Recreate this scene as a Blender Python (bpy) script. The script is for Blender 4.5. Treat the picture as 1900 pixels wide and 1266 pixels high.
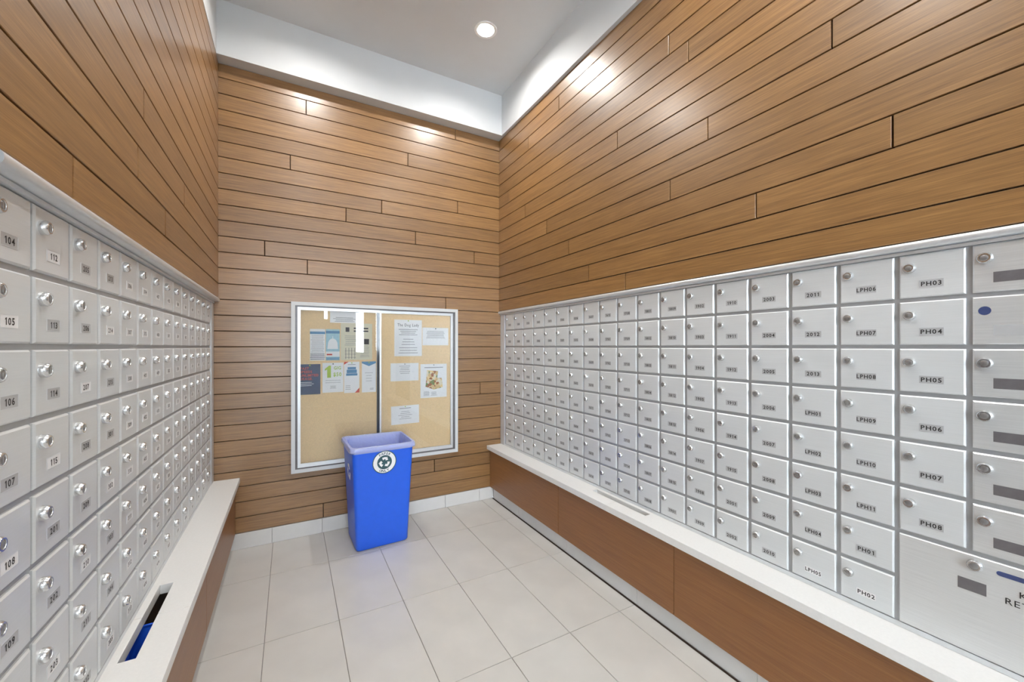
import bpy, bmesh, math, random
from mathutils import Vector, Matrix

random.seed(7)
for o in list(bpy.data.objects):
    bpy.data.objects.remove(o)
C = bpy.context.scene.collection
SC = bpy.context.scene
PI = math.pi

# ------------------------------------------------------------------ camera, world, exposure
F_PX, CX, CY, YAW = 743.93, 953.08, 643.8, 0.5085
cam = bpy.data.cameras.new('camera')
cam.sensor_fit = 'HORIZONTAL'
cam.sensor_width = 36.0
cam.lens = F_PX * 36.0 / 1900.0
cam.shift_x = (950.0 - CX) / 1900.0
cam.shift_y = (CY - 633.0) / 1900.0
cam.clip_start = 0.02
camo = bpy.data.objects.new('camera', cam)
camo.location = (0, 0, 1.30)
camo.rotation_euler = (PI / 2, 0, -YAW)
C.objects.link(camo)
SC.camera = camo

world = bpy.data.worlds.new('daylight')
SC.world = world
world.use_nodes = True
bg = world.node_tree.nodes['Background']
bg.inputs[0].default_value = (0.80, 0.90, 1.0, 1)
bg.inputs[1].default_value = 9.0
LAMP_STRENGTH = 260.0

vs = SC.view_settings
vs.view_transform = 'Standard'
vs.look = 'None'
vs.gamma = 1.0
vs.use_curve_mapping = False
vs.exposure = 1.28

# ------------------------------------------------------------------ room dimensions (metres)
D = 3.108            # plank face of the back wall
XL, XR = -0.395, 1.586   # plank faces of the side walls
YF = -1.10           # where the mail room opens to the lobby behind the camera
YLOB, XLOB0, XLOB1 = -3.6, -1.7, 2.9    # lobby extents
LAMPS = [(1.145, 2.44), (0.130, 2.44), (1.145, 0.75), (0.130, 0.75), (-0.8, -1.75), (0.6, -1.75), (2.0, -1.75), (-0.8, -2.9), (0.6, -2.9), (2.0, -2.9)]  # mail room lamps, then unseen lobby lamps added as frontal fill
ZW, ZC = 3.09, 3.426     # top of the cladding, ceiling
ZM = 1.607           # bottom of the side-wall cladding
ZS, ZSB = 0.4576, 0.4243     # ledge top and underside
XSR, XPR, XTR = 1.4686, 1.498, 1.526     # right ledge edge, panel, toe kick
XSL, XPL, XTL = -0.282, -0.307, -0.335
ROW0, ROWP = 1.577, 0.1385    # top of the mailbox rows, row pitch
XBR, XBL = 1.608, -0.428      # mailbox backing planes
COLP_R, COLY_R = 0.1483, 0.347
COLP_L, COLY_L = 0.1475, 0.9475

# ------------------------------------------------------------------ materials
def new_mat(name):
    m = bpy.data.materials.new(name)
    m.use_nodes = True
    return m, m.node_tree.nodes, m.node_tree.links, m.node_tree.nodes['Principled BSDF']

def plain(name, col, rough=0.5, metal=0.0, spec=0.5, noise=0.0, nscale=60.0, coat=0.0, bump=0.0):
    m, N, L, B = new_mat(name)
    B.inputs['Base Color'].default_value = (*col, 1)
    B.inputs['Roughness'].default_value = rough
    B.inputs['Metallic'].default_value = metal
    B.inputs['Specular IOR Level'].default_value = spec
    B.inputs['Coat Weight'].default_value = coat
    B.inputs['Coat Roughness'].default_value = 0.15
    tc = N.new('ShaderNodeTexCoord')
    n = N.new('ShaderNodeTexNoise')
    n.inputs['Scale'].default_value = nscale
    n.inputs['Detail'].default_value = 4
    L.new(tc.outputs['Object'], n.inputs['Vector'])
    if noise:
        r = N.new('ShaderNodeValToRGB')
        r.color_ramp.elements[0].position = 0.3
        r.color_ramp.elements[1].position = 0.7
        r.color_ramp.elements[0].color = (*[c * (1 - noise) for c in col], 1)
        r.color_ramp.elements[1].color = (*[min(1, c * (1 + noise)) for c in col], 1)
        L.new(n.outputs['Fac'], r.inputs['Fac'])
        L.new(r.outputs['Color'], B.inputs['Base Color'])
    if bump:
        b = N.new('ShaderNodeBump')
        b.inputs['Strength'].default_value = bump
        b.inputs['Distance'].default_value = 0.002
        L.new(n.outputs['Fac'], b.inputs['Height'])
        L.new(b.outputs['Normal'], B.inputs['Normal'])
    return m

def wood_mat(name, dark, mid, light, rough=0.46, coat=0.62, rnd=0.40, spec=0.5):
    """grain runs along the object's own X axis"""
    m, N, L, B = new_mat(name)
    tc = N.new('ShaderNodeTexCoord')
    oi = N.new('ShaderNodeObjectInfo')
    mp = N.new('ShaderNodeMapping')
    mp.inputs['Scale'].default_value = (1.6, 1.0, 42.0)
    off = N.new('ShaderNodeVectorMath'); off.operation = 'SCALE'
    comb = N.new('ShaderNodeCombineXYZ')
    comb.inputs[0].default_value = 13.0; comb.inputs[1].default_value = 7.0; comb.inputs[2].default_value = 3.0
    L.new(comb.outputs[0], off.inputs[0])
    L.new(oi.outputs['Random'], off.inputs['Scale'])
    add = N.new('ShaderNodeVectorMath'); add.operation = 'ADD'
    L.new(tc.outputs['Object'], add.inputs[0]); L.new(off.outputs[0], add.inputs[1])
    L.new(add.outputs[0], mp.inputs['Vector'])
    n1 = N.new('ShaderNodeTexNoise'); n1.inputs['Scale'].default_value = 2.2
    n1.inputs['Detail'].default_value = 6; n1.inputs['Roughness'].default_value = 0.62
    n1.inputs['Distortion'].default_value = 0.25
    L.new(mp.outputs[0], n1.inputs['Vector'])
    mp2 = N.new('ShaderNodeMapping'); mp2.inputs['Scale'].default_value = (7.0, 1.0, 330.0)
    L.new(add.outputs[0], mp2.inputs['Vector'])
    n2 = N.new('ShaderNodeTexNoise'); n2.inputs['Scale'].default_value = 1.5; n2.inputs['Detail'].default_value = 3
    L.new(mp2.outputs[0], n2.inputs['Vector'])
    mx = N.new('ShaderNodeMath'); mx.operation = 'MULTIPLY_ADD'
    mx.inputs[1].default_value = 0.45
    L.new(n2.outputs['Fac'], mx.inputs[0])
    ml = N.new('ShaderNodeMath'); ml.operation = 'MULTIPLY'; ml.inputs[1].default_value = 0.55
    L.new(n1.outputs['Fac'], ml.inputs[0]); L.new(ml.outputs[0], mx.inputs[2])
    r = N.new('ShaderNodeValToRGB')
    r.color_ramp.elements[0].position = 0.30; r.color_ramp.elements[0].color = (*dark, 1)
    r.color_ramp.elements[1].position = 0.70; r.color_ramp.elements[1].color = (*light, 1)
    e = r.color_ramp.elements.new(0.5); e.color = (*mid, 1)
    L.new(mx.outputs[0], r.inputs['Fac'])
    hsv = N.new('ShaderNodeHueSaturation')
    mr = N.new('ShaderNodeMapRange')
    mr.inputs['To Min'].default_value = 1 - rnd * 0.28; mr.inputs['To Max'].default_value = 1 + rnd * 0.28
    L.new(oi.outputs['Random'], mr.inputs['Value'])
    L.new(mr.outputs[0], hsv.inputs['Value']); L.new(r.outputs['Color'], hsv.inputs['Color'])
    L.new(hsv.outputs['Color'], B.inputs['Base Color'])
    B.inputs['Roughness'].default_value = rough
    B.inputs['Specular IOR Level'].default_value = spec
    B.inputs['Coat Weight'].default_value = coat
    B.inputs['Coat Roughness'].default_value = 0.29
    B.inputs['Coat IOR'].default_value = 1.75
    b = N.new('ShaderNodeBump'); b.inputs['Strength'].default_value = 0.10; b.inputs['Distance'].default_value = 0.001
    L.new(n2.outputs['Fac'], b.inputs['Height']); L.new(b.outputs['Normal'], B.inputs['Normal'])
    return m

def brushed(name, col, rough=0.36, metal=0.75, axis='x', var=0.06):
    m, N, L, B = new_mat(name)
    tc = N.new('ShaderNodeTexCoord'); oi = N.new('ShaderNodeObjectInfo')
    mp = N.new('ShaderNodeMapping')
    mp.inputs['Scale'].default_value = (9, 9, 420) if axis == 'x' else (420, 9, 9)
    sc = N.new('ShaderNodeMath'); sc.operation = 'MULTIPLY'; sc.inputs[1].default_value = 50
    L.new(oi.outputs['Random'], sc.inputs[0])
    L.new(tc.outputs['Object'], mp.inputs['Vector']); L.new(sc.outputs[0], mp.inputs['Location'])
    n = N.new('ShaderNodeTexNoise'); n.inputs['Scale'].default_value = 1.0; n.inputs['Detail'].default_value = 4
    L.new(mp.outputs[0], n.inputs['Vector'])
    mr = N.new('ShaderNodeMapRange')
    mr.inputs['To Min'].default_value = rough - 0.08; mr.inputs['To Max'].default_value = rough + 0.10
    L.new(n.outputs['Fac'], mr.inputs['Value']); L.new(mr.outputs[0], B.inputs['Roughness'])
    r = N.new('ShaderNodeValToRGB')
    r.color_ramp.elements[0].color = (*[c * (1 - var) for c in col], 1)
    r.color_ramp.elements[1].color = (*[min(1, c * (1 + var)) for c in col], 1)
    L.new(n.outputs['Fac'], r.inputs['Fac']); L.new(r.outputs['Color'], B.inputs['Base Color'])
    B.inputs['Metallic'].default_value = metal
    b = N.new('ShaderNodeBump'); b.inputs['Strength'].default_value = 0.05; b.inputs['Distance'].default_value = 0.0006
    L.new(n.outputs['Fac'], b.inputs['Height']); L.new(b.outputs['Normal'], B.inputs['Normal'])
    return m

def glass_mat(name, tint=(1, 1, 1), ior=1.5):
    m, N, L, B = new_mat(name)
    N.remove(B)
    out = [n for n in N if n.type == 'OUTPUT_MATERIAL'][0]
    t = N.new('ShaderNodeBsdfTransparent'); t.inputs[0].default_value = (*tint, 1)
    g = N.new('ShaderNodeBsdfGlossy'); g.inputs['Roughness'].default_value = 0.01
    fr = N.new('ShaderNodeFresnel'); fr.inputs['IOR'].default_value = ior
    mix = N.new('ShaderNodeMixShader')
    L.new(fr.outputs[0], mix.inputs[0]); L.new(t.outputs[0], mix.inputs[1]); L.new(g.outputs[0], mix.inputs[2])
    L.new(mix.outputs[0], out.inputs['Surface'])
    return m

def film_mat(name, col, clear=0.35):
    m, N, L, B = new_mat(name)
    out = [n for n in N if n.type == 'OUTPUT_MATERIAL'][0]
    B.inputs['Base Color'].default_value = (*col, 1); B.inputs['Roughness'].default_value = 0.22
    tc = N.new('ShaderNodeTexCoord'); n = N.new('ShaderNodeTexNoise')
    n.inputs['Scale'].default_value = 28; n.inputs['Detail'].default_value = 5; n.inputs['Distortion'].default_value = 1.5
    L.new(tc.outputs['Object'], n.inputs['Vector'])
    b = N.new('ShaderNodeBump'); b.inputs['Strength'].default_value = 0.6; b.inputs['Distance'].default_value = 0.006
    L.new(n.outputs['Fac'], b.inputs['Height']); L.new(b.outputs['Normal'], B.inputs['Normal'])
    t = N.new('ShaderNodeBsdfTransparent')
    mix = N.new('ShaderNodeMixShader'); mix.inputs[0].default_value = clear
    L.new(B.outputs[0], mix.inputs[1]); L.new(t.outputs[0], mix.inputs[2]); L.new(mix.outputs[0], out.inputs['Surface'])
    return m

def emit_mat(name, col, strength):
    m, N, L, B = new_mat(name)
    B.inputs['Base Color'].default_value = (0.9, 0.9, 0.9, 1)
    B.inputs['Emission Color'].default_value = (*col, 1)
    B.inputs['Emission Strength'].default_value = strength
    return m

def food_mat(name):
    m, N, L, B = new_mat(name)
    tc = N.new('ShaderNodeTexCoord')
    v = N.new('ShaderNodeTexVoronoi'); v.inputs['Scale'].default_value = 55
    n = N.new('ShaderNodeTexNoise'); n.inputs['Scale'].default_value = 45; n.inputs['Detail'].default_value = 3
    L.new(tc.outputs['Object'], v.inputs['Vector']); L.new(tc.outputs['Object'], n.inputs['Vector'])
    r = N.new('ShaderNodeValToRGB'); r.color_ramp.interpolation = 'CONSTANT'
    cols = [(0.0, (0.75, 0.55, 0.25)), (0.25, (0.85, 0.78, 0.6)), (0.42, (0.45, 0.16, 0.06)), (0.55, (0.9, 0.7, 0.35)), (0.7, (0.22, 0.3, 0.1)), (0.82, (0.8, 0.6, 0.3))]
    r.color_ramp.elements[0].color = (*cols[0][1], 1)
    r.color_ramp.elements[1].position = cols[1][0]; r.color_ramp.elements[1].color = (*cols[1][1], 1)
    for p, c in cols[2:]:
        e = r.color_ramp.elements.new(p); e.color = (*c, 1)
    sep = N.new('ShaderNodeSeparateColor')
    L.new(v.outputs['Color'], sep.inputs[0]); L.new(sep.outputs[0], r.inputs['Fac'])
    L.new(r.outputs['Color'], B.inputs['Base Color'])
    B.inputs['Roughness'].default_value = 0.6
    return m

M = {}
M['plank'] = wood_mat('walnut_plank', (0.142, 0.063, 0.016), (0.248, 0.123, 0.036), (0.375, 0.202, 0.070))
M['panel'] = wood_mat('walnut_panel', (0.195, 0.074, 0.019), (0.250, 0.100, 0.027), (0.310, 0.132, 0.038), rnd=0.15, rough=0.42, coat=0.25)
M['groove'] = plain('plank_backing', (0.030, 0.015, 0.007), 0.9, noise=0.2)
M['white'] = plain('white_paint', (0.63, 0.645, 0.65), 0.6, noise=0.015, nscale=6)
M['ceil'] = plain('ceiling_paint', (0.66, 0.665, 0.67), 0.8, noise=0.015, nscale=6)
M['tile'] = plain('beige_porcelain', (0.56, 0.54, 0.505), 0.32, noise=0.05, nscale=5)
M['tile_base'] = plain('grey_porcelain', (0.68, 0.67, 0.65), 0.35, noise=0.05, nscale=7)
M['grout'] = plain('grout', (0.27, 0.25, 0.23), 0.9, noise=0.1)
M['stone'] = plain('white_quartz', (0.75, 0.745, 0.725), 0.28, noise=0.02, nscale=120)
M['alu'] = brushed('brushed_aluminium', (0.69, 0.71, 0.715), 0.36, 0.26)
M['alu_big'] = brushed('brushed_steel', (0.70, 0.71, 0.71), 0.32, 0.45, var=0.14)
M['alu_frame'] = plain('satin_aluminium', (0.70, 0.72, 0.74), 0.35, 0.5, noise=0.03, nscale=40)
M['alu_back'] = plain('aluminium_backing', (0.42, 0.435, 0.45), 0.40, 0.4, noise=0.03, nscale=40)
M['chrome'] = plain('chrome_lock', (0.66, 0.665, 0.67), 0.20, 0.85, noise=0.02)
M['lock_dark'] = plain('lock_plug', (0.33, 0.33, 0.33), 0.3, 0.7, noise=0.1)
M['plate'] = plain('label_window', (0.47, 0.475, 0.48), 0.35, 0.1, noise=0.03)
M['plate_white'] = plain('label_card', (0.80, 0.80, 0.80), 0.5, noise=0.02)
M['ink'] = plain('black_ink', (0.02, 0.018, 0.018), 0.6, noise=0.1)
M['slot'] = plain('dark_window', (0.14, 0.13, 0.135), 0.25, noise=0.1)
M['seal'] = plain('dark_glossy_seal', (0.035, 0.04, 0.05), 0.08, 0.0, 0.8, noise=0.1)
M['navy'] = plain('navy_slot', (0.045, 0.065, 0.17), 0.4, noise=0.1)
M['bin'] = plain('blue_plastic', (0.020, 0.135, 0.82), 0.34, noise=0.02, nscale=30)
M['bin_in'] = plain('blue_plastic_deep', (0.01, 0.06, 0.40), 0.35, noise=0.04)
M['liner'] = film_mat('clear_bin_liner', (0.76, 0.80, 0.95), 0.55)
M['cork'] = plain('tan_cork', (0.88, 0.66, 0.38), 0.85, noise=0.06, nscale=160, bump=0.2)
M['glass'] = glass_mat('clear_glass')
M['paper'] = plain('white_paper', (0.92, 0.925, 0.93), 0.7, noise=0.01)
M['cream'] = plain('cream_paper', (0.78, 0.74, 0.58), 0.7, noise=0.03, nscale=30)
M['print_grey'] = plain('grey_print', (0.28, 0.28, 0.30), 0.7, noise=0.1)
M['print_dark'] = plain('dark_print', (0.06, 0.06, 0.07), 0.7, noise=0.1)
M['print_navy'] = plain('navy_print', (0.018, 0.045, 0.13), 0.45, noise=0.15, nscale=20)
M['print_red'] = plain('red_print', (0.72, 0.09, 0.06), 0.6, noise=0.05)
M['print_green'] = plain('green_print', (0.42, 0.60, 0.06), 0.6, noise=0.05)
M['print_blue'] = plain('blue_print', (0.10, 0.28, 0.50), 0.6, noise=0.08)
M['print_sky'] = plain('pale_blue_print', (0.42, 0.66, 0.74), 0.6, noise=0.08)
M['food'] = food_mat('food_photo_print')
M['teal'] = plain('teal_print', (0.035, 0.10, 0.12), 0.6, noise=0.1)
M['lens'] = emit_mat('lamp_lens', (1.0, 0.980, 0.94), LAMP_STRENGTH)
M['lamp_ring'] = plain('lamp_ring', (0.85, 0.85, 0.84), 0.5, noise=0.01)
M['brown_in'] = plain('cabinet_inside', (0.10, 0.05, 0.02), 0.7, noise=0.1)

# ------------------------------------------------------------------ mesh helpers
class MB:
    def __init__(s):
        s.v = []; s.f = []
    def box(s, x0, x1, y0, y1, z0, z1):
        i = len(s.v)
        s.v += [(x0, y0, z0), (x1, y0, z0), (x1, y1, z0), (x0, y1, z0), (x0, y0, z1), (x1, y0, z1), (x1, y1, z1), (x0, y1, z1)]
        s.f += [tuple(i + k for k in q) for q in ((0, 3, 2, 1), (4, 5, 6, 7), (0, 1, 5, 4), (1, 2, 6, 5), (2, 3, 7, 6), (3, 0, 4, 7))]
        return s
    def slab(s, x0, x1, z0, z1, yf, yb, ch):
        """plate in the XZ plane, front face at yf (towards -y) with chamfered rim"""
        i = len(s.v)
        for (a, b, y) in ((0, 0, yb), (0, 0, yf + ch), (ch, ch, yf)):
            s.v += [(x0 + a, y, z0 + b), (x1 - a, y, z0 + b), (x1 - a, y, z1 - b), (x0 + a, y, z1 - b)]
        s.f.append((i + 8, i + 9, i + 10, i + 11))
        for r in (0, 4):
            for k in range(4):
                k2 = (k + 1) % 4
                s.f.append((i + r + k, i + r + k2, i + r + 4 + k2, i + r + 4 + k))
        s.f.append((i + 3, i + 2, i + 1, i))
        return s
    def prism(s, poly, axis, a, b):
        """poly of 2D points extruded along axis between a and b. axis z: (x,y); x: (y,z); y: (x,z)"""
        def P(p, t):
            return {'z': (p[0], p[1], t), 'x': (t, p[0], p[1]), 'y': (p[0], t, p[1])}[axis]
        i = len(s.v); n = len(poly)
        s.v += [P(p, a) for p in poly] + [P(p, b) for p in poly]
        s.f.append(tuple(i + k for k in range(n))[::-1]); s.f.append(tuple(i + n + k for k in range(n)))
        for k in range(n):
            k2 = (k + 1) % n
            s.f.append((i + k, i + k2, i + n + k2, i + n + k))
        return s
    def lathe(s, prof, cx, cz, n=20, closed_end=True):
        """rings (radius, y) around the local y axis at (cx, cz)"""
        i = len(s.v)
        for r, y in prof:
            for k in range(n):
                a = 2 * PI * k / n
                s.v.append((cx + r * math.cos(a), y, cz + r * math.sin(a)))
        for j in range(len(prof) - 1):
            for k in range(n):
                k2 = (k + 1) % n
                s.f.append((i + j * n + k, i + j * n + k2, i + (j + 1) * n + k2, i + (j + 1) * n + k))
        if closed_end:
            s.f.append(tuple(i + k for k in range(n))[::-1])
            s.f.append(tuple(i + (len(prof) - 1) * n + k for k in range(n)))
        return s
    def lathe_z(s, prof, n=32):
        i = len(s.v)
        for r, z in prof:
            for k in range(n):
                a = 2 * PI * k / n
                s.v.append((r * math.cos(a), r * math.sin(a), z))
        for j in range(len(prof) - 1):
            for k in range(n):
                k2 = (k + 1) % n
                s.f.append((i + j * n + k, i + j * n + k2, i + (j + 1) * n + k2, i + (j + 1) * n + k))
        return s
    def loft(s, rings, cap0=True, cap1=True):
        i = len(s.v); n = len(rings[0])
        for r in rings: s.v += list(r)
        for j in range(len(rings) - 1):
            for k in range(n):
                k2 = (k + 1) % n
                s.f.append((i + j * n + k, i + j * n + k2, i + (j + 1) * n + k2, i + (j + 1) * n + k))
        if cap0: s.f.append(tuple(i + k for k in range(n))[::-1])
        if cap1: s.f.append(tuple(i + (len(rings) - 1) * n + k for k in range(n)))
        return s
    def add(s, vs, fs, off=(0, 0, 0), sc=1.0):
        i = len(s.v)
        s.v += [(v[0] * sc + off[0], v[1] * sc + off[1], v[2] * sc + off[2]) for v in vs]
        s.f += [tuple(i + k for k in f) for f in fs]
        return s
    def mesh(s, name, mat, smooth=False, fix=True):
        me = bpy.data.meshes.new(name)
        me.from_pydata(s.v, [], s.f)
        if fix:
            bm = bmesh.new(); bm.from_mesh(me)
            bmesh.ops.recalc_face_normals(bm, faces=bm.faces)
            bm.to_mesh(me); bm.free()
        if smooth:
            for p in me.polygons: p.use_smooth = True
            try: me.set_sharp_from_angle(angle=math.radians(35))
            except Exception: pass
        if mat: me.materials.append(M[mat] if isinstance(mat, str) else mat)
        return me
    def build(s, name, mat, parent=None, loc=None, rz=0.0, smooth=False, fix=True):
        return link(name, s.mesh(name, mat, smooth, fix), parent, loc, rz)

def link(name, data, parent=None, loc=None, rz=0.0):
    o = bpy.data.objects.new(name, data)
    C.objects.link(o)
    if parent: o.parent = parent
    if loc is not None: o.location = loc
    o.rotation_euler = (0, 0, rz)
    return o

def tag(o, label, cat, group=None):
    o['label'] = label; o['category'] = cat
    if group: o['group'] = group
    return o

def thing(name, label, cat, loc=(0, 0, 0), rz=0.0, group=None):
    return tag(link(name, None, None, loc, rz), label, cat, group)

def struct(o):
    o['kind'] = 'structure'
    return o

# text: one mesh per glyph, assembled into words
GLY = {}
def glyph(ch, bold=False):
    key = (ch, bold)
    if key not in GLY:
        cu = bpy.data.curves.new('glyph', 'FONT')
        cu.body = ch; cu.resolution_u = 2; cu.size = 1.0
        if bold: cu.offset = 0.022
        to = bpy.data.objects.new('glyph', cu); C.objects.link(to)
        bpy.context.view_layer.update()
        dg = bpy.context.evaluated_depsgraph_get()
        me = bpy.data.meshes.new_from_object(to.evaluated_get(dg))
        vv = [(v.co.x, v.co.y) for v in me.vertices]; ff = [tuple(p.vertices) for p in me.polygons]
        bpy.data.objects.remove(to); bpy.data.curves.remove(cu); bpy.data.meshes.remove(me)
        if vv:
            x0 = min(v[0] for v in vv); x1 = max(v[0] for v in vv)
            vv = [(v[0] - x0, v[1]) for v in vv]; w = x1 - x0
            if ch == '1':      # a bare stroke: give it a small flag and the width of the other figures
                n0 = len(vv); h1 = max(v[1] for v in vv)
                vv = [(v[0] + 0.20, v[1]) for v in vv] + [(0.21, h1), (0.07, h1 - 0.14), (0.07, h1 - 0.25), (0.21, h1 - 0.12)]
                ff.append((n0, n0 + 1, n0 + 2, n0 + 3)); w = 0.42
        else: w = 0.28
        GLY[key] = (vv, ff, w)
    return GLY[key]

def text_into(mb, s, cx, cz, h, y=0.0, bold=False, stretch=1.0, align='c', gap=0.13):
    """flat lettering in the local XZ plane, facing -y; h is the cap height"""
    sc = h / 0.70
    W = sum((glyph(c, bold)[2] if c != ' ' else 0.3) for c in s) + gap * (len(s) - 1)
    x = {'c': cx - W * sc * stretch / 2, 'l': cx, 'r': cx - W * sc * stretch}[align]
    for c in s:
        if c == ' ':
            x += (0.3 + gap) * sc * stretch; continue
        vv, ff, w = glyph(c, bold)
        mb.add([(v[0] * sc * stretch, 0, v[1] * sc) for v in vv], ff, (x, y, cz - h / 2))
        x += (w + gap) * sc * stretch
    return mb

def text_arc(mb, s, cx, cz, r, h, y, a_mid, top=True, bold=False, step=0.2):
    sc = h / 0.70
    n = len(s)
    for k, c in enumerate(s):
        vv, ff, w = glyph(c, bold)
        if top:
            a = a_mid - (k - (n - 1) / 2) * step
            ux, uz = math.sin(a), -math.cos(a)     # reading direction (tangent, clockwise)
            rx, rz_ = math.cos(a), math.sin(a)
        else:
            a = a_mid + (k - (n - 1) / 2) * step
            ux, uz = -math.sin(a), math.cos(a)
            rx, rz_ = -math.cos(a), -math.sin(a)
        px, pz = cx + r * math.cos(a), cz + r * math.sin(a)
        pts = []
        for (gx, gy) in vv:
            gx = (gx - w / 2) * sc; gy = (gy - 0.35) * sc
            pts.append((px + gx * ux + gy * rx, y, pz + gx * uz + gy * rz_))
        mb.add(pts, ff)
    return mb

ORD = ['top', 'second', 'third', 'fourth', 'fifth', 'sixth', 'seventh', 'bottom']
NTH = ['first', 'second', 'third', 'fourth', 'fifth', 'sixth', 'seventh', 'eighth', 'ninth', 'tenth', 'eleventh', 'twelfth', 'thirteenth', 'fourteenth', 'fifteenth', 'sixteenth', 'seventeenth', 'eighteenth']

# ------------------------------------------------------------------ floor
XF0, XF1 = -0.46, 1.62
floor = struct(MB().box(XF0, XF1, YF, D + 0.02, -0.06, -0.004).box(XLOB0, XLOB1, YLOB, YF, -0.06, -0.004).build('floor', 'grout'))
GX, GW, GY, GH = -0.0993, 0.3027, 2.0688, 0.6003
tile_cache = {}
for i in range(-6, 10):
    for j in range(-10, 3):
        lob = GY + (j + 0.5) * GH < YF
        x0, x1 = max(GX + i * GW, XLOB0 if lob else XF0 + 0.02), min(GX + (i + 1) * GW, XLOB1 if lob else XTR - 0.011)
        y0, y1 = max(GY + j * GH, YLOB), min(GY + (j + 1) * GH, D + 0.01)
        if x1 - x0 < 0.02 or y1 - y0 < 0.02: continue
        w, h = round(x1 - x0, 4), round(y1 - y0, 4)
        if (w, h) not in tile_cache:
            g = 0.0014; ch = 0.0008
            mb = MB()
            mb.loft([[(-w/2+g, -h/2+g, -0.006), (w/2-g, -h/2+g, -0.006), (w/2-g, h/2-g, -0.006), (-w/2+g, h/2-g, -0.006)],
                     [(-w/2+g, -h/2+g, -ch), (w/2-g, -h/2+g, -ch), (w/2-g, h/2-g, -ch), (-w/2+g, h/2-g, -ch)],
                     [(-w/2+g+ch, -h/2+g+ch, 0), (w/2-g-ch, -h/2+g+ch, 0), (w/2-g-ch, h/2-g-ch, 0), (-w/2+g+ch, h/2-g-ch, 0)]])
            tile_cache[(w, h)] = mb.mesh('floor_tile', 'tile')
        link('floor_tile', tile_cache[(w, h)], floor, ((x0 + x1) / 2, (y0 + y1) / 2, 0))

MB().box(XTR - 0.011, XTR, YF, D - 0.01, -0.004, -0.0025).build('joint_strip', 'groove', floor)

# ------------------------------------------------------------------ walls with planks
def plank(parent, length, z0, z1, loc, rz):
    """local x along the plank, front towards -y, origin at its centre on the face"""
    g = 0.0025
    h = z1 - z0
    mb = MB().slab(-length / 2 + g, length / 2 - g, -h / 2 + g, h / 2 - g, 0.0, 0.012, 0.0012)
    return link('plank', mb.mesh('plank', 'plank'), parent, (loc[0], loc[1], (z0 + z1) / 2), rz)

def rows(z_from, z_to):
    r = []
    n = int(round(z_from * 10 - 0.4999)) if z_from * 10 % 1 > 0.01 else int(round(z_from * 10))
    k = n
    while k * 0.1 < z_to - 1e-6:
        r.append((k, max(k * 0.1, z_from), min((k + 1) * 0.1, z_to)))
        k += 1
    return r

wb = MB().box(XL - 0.16, XR + 0.16, D + 0.012, D + 0.12, 0, ZC).build('wall_back', 'groove')
struct(wb)
JB = {29: [0.096], 25: [0.0], 27: [0.796], 30: [1.185], 23: [0.599], 22: [0.351], 24: [1.204], 19: [-0.147], 18: [0.103],
      21: [0.855], 20: [1.353], 16: [1.102], 9: [1.408], 1: [0.203], 3: [1.007]}
for k, z0, z1 in rows(0.1, ZW):
    xs = [XL - (0.01 if k > 15 else 0.05)] + sorted(JB.get(k, [])) + [XR + (0.01 if k > 15 else 0.05)]
    for a, b in zip(xs, xs[1:]):
        plank(wb, b - a, z0, z1, ((a + b) / 2, D), 0)

wl = MB().box(XL - 0.16, XL - 0.06, YF, D + 0.012, 0, ZC).box(XL - 0.06, XL - 0.012, YF, D + 0.012, ZM + 0.001, ZC).build('wall_left', 'groove')
struct(wl)
JL = {16: [1.177, -0.6], 18: [1.584, -0.3], 20: [1.639], 17: [1.884, 0.1], 19: [2.181, 0.4], 22: [0.7], 24: [0.2], 26: [-0.2], 28: [0.5]}
for k, z0, z1 in rows(ZM, ZW):
    ys = [YF] + sorted(JL.get(k, [])) + [D]
    for a, b in zip(ys, ys[1:]):
        plank(wl, b - a, z0, z1, (XL, (a + b) / 2), PI / 2)

wr = MB().box(XR + 0.06, XR + 0.16, YF, D + 0.012, 0, ZC).box(XR + 0.012, XR + 0.06, YF, D + 0.012, ZM + 0.001, ZC).build('wall_right', 'groove')
struct(wr)
JR = {29: [2.218, 0.3], 28: [2.618, 0.6], 24: [1.665, -0.3], 22: [1.112], 23: [0.655, 2.666], 26: [1.21], 27: [1.317], 19: [0.5, 2.11],
      20: [1.311], 18: [0.905], 25: [2.92], 21: [2.368, 0.1], 17: [1.91, -0.2], 16: [1.604, -0.5], 30: [0.9]}
for k, z0, z1 in rows(ZM, ZW):
    ys = [YF] + sorted(JR.get(k, [])) + [D]
    for a, b in zip(ys, ys[1:]):
        plank(wr, b - a, z0, z1, (XR, (a + b) / 2), -PI / 2)

# white bulkhead above the cladding
struct(MB().box(XL + 0.002, XR - 0.021, D - 0.0933, D + 0.012, ZW, ZC).build('trim_1', 'white'))
struct(MB().box(XR - 0.021, XR + 0.012, YF, D + 0.012, ZW, ZC).build('trim_2', 'white'))
struct(MB().box(XL - 0.012, XL + 0.002, YF, D + 0.012, ZW, ZC).build('trim_3', 'white'))

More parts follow.
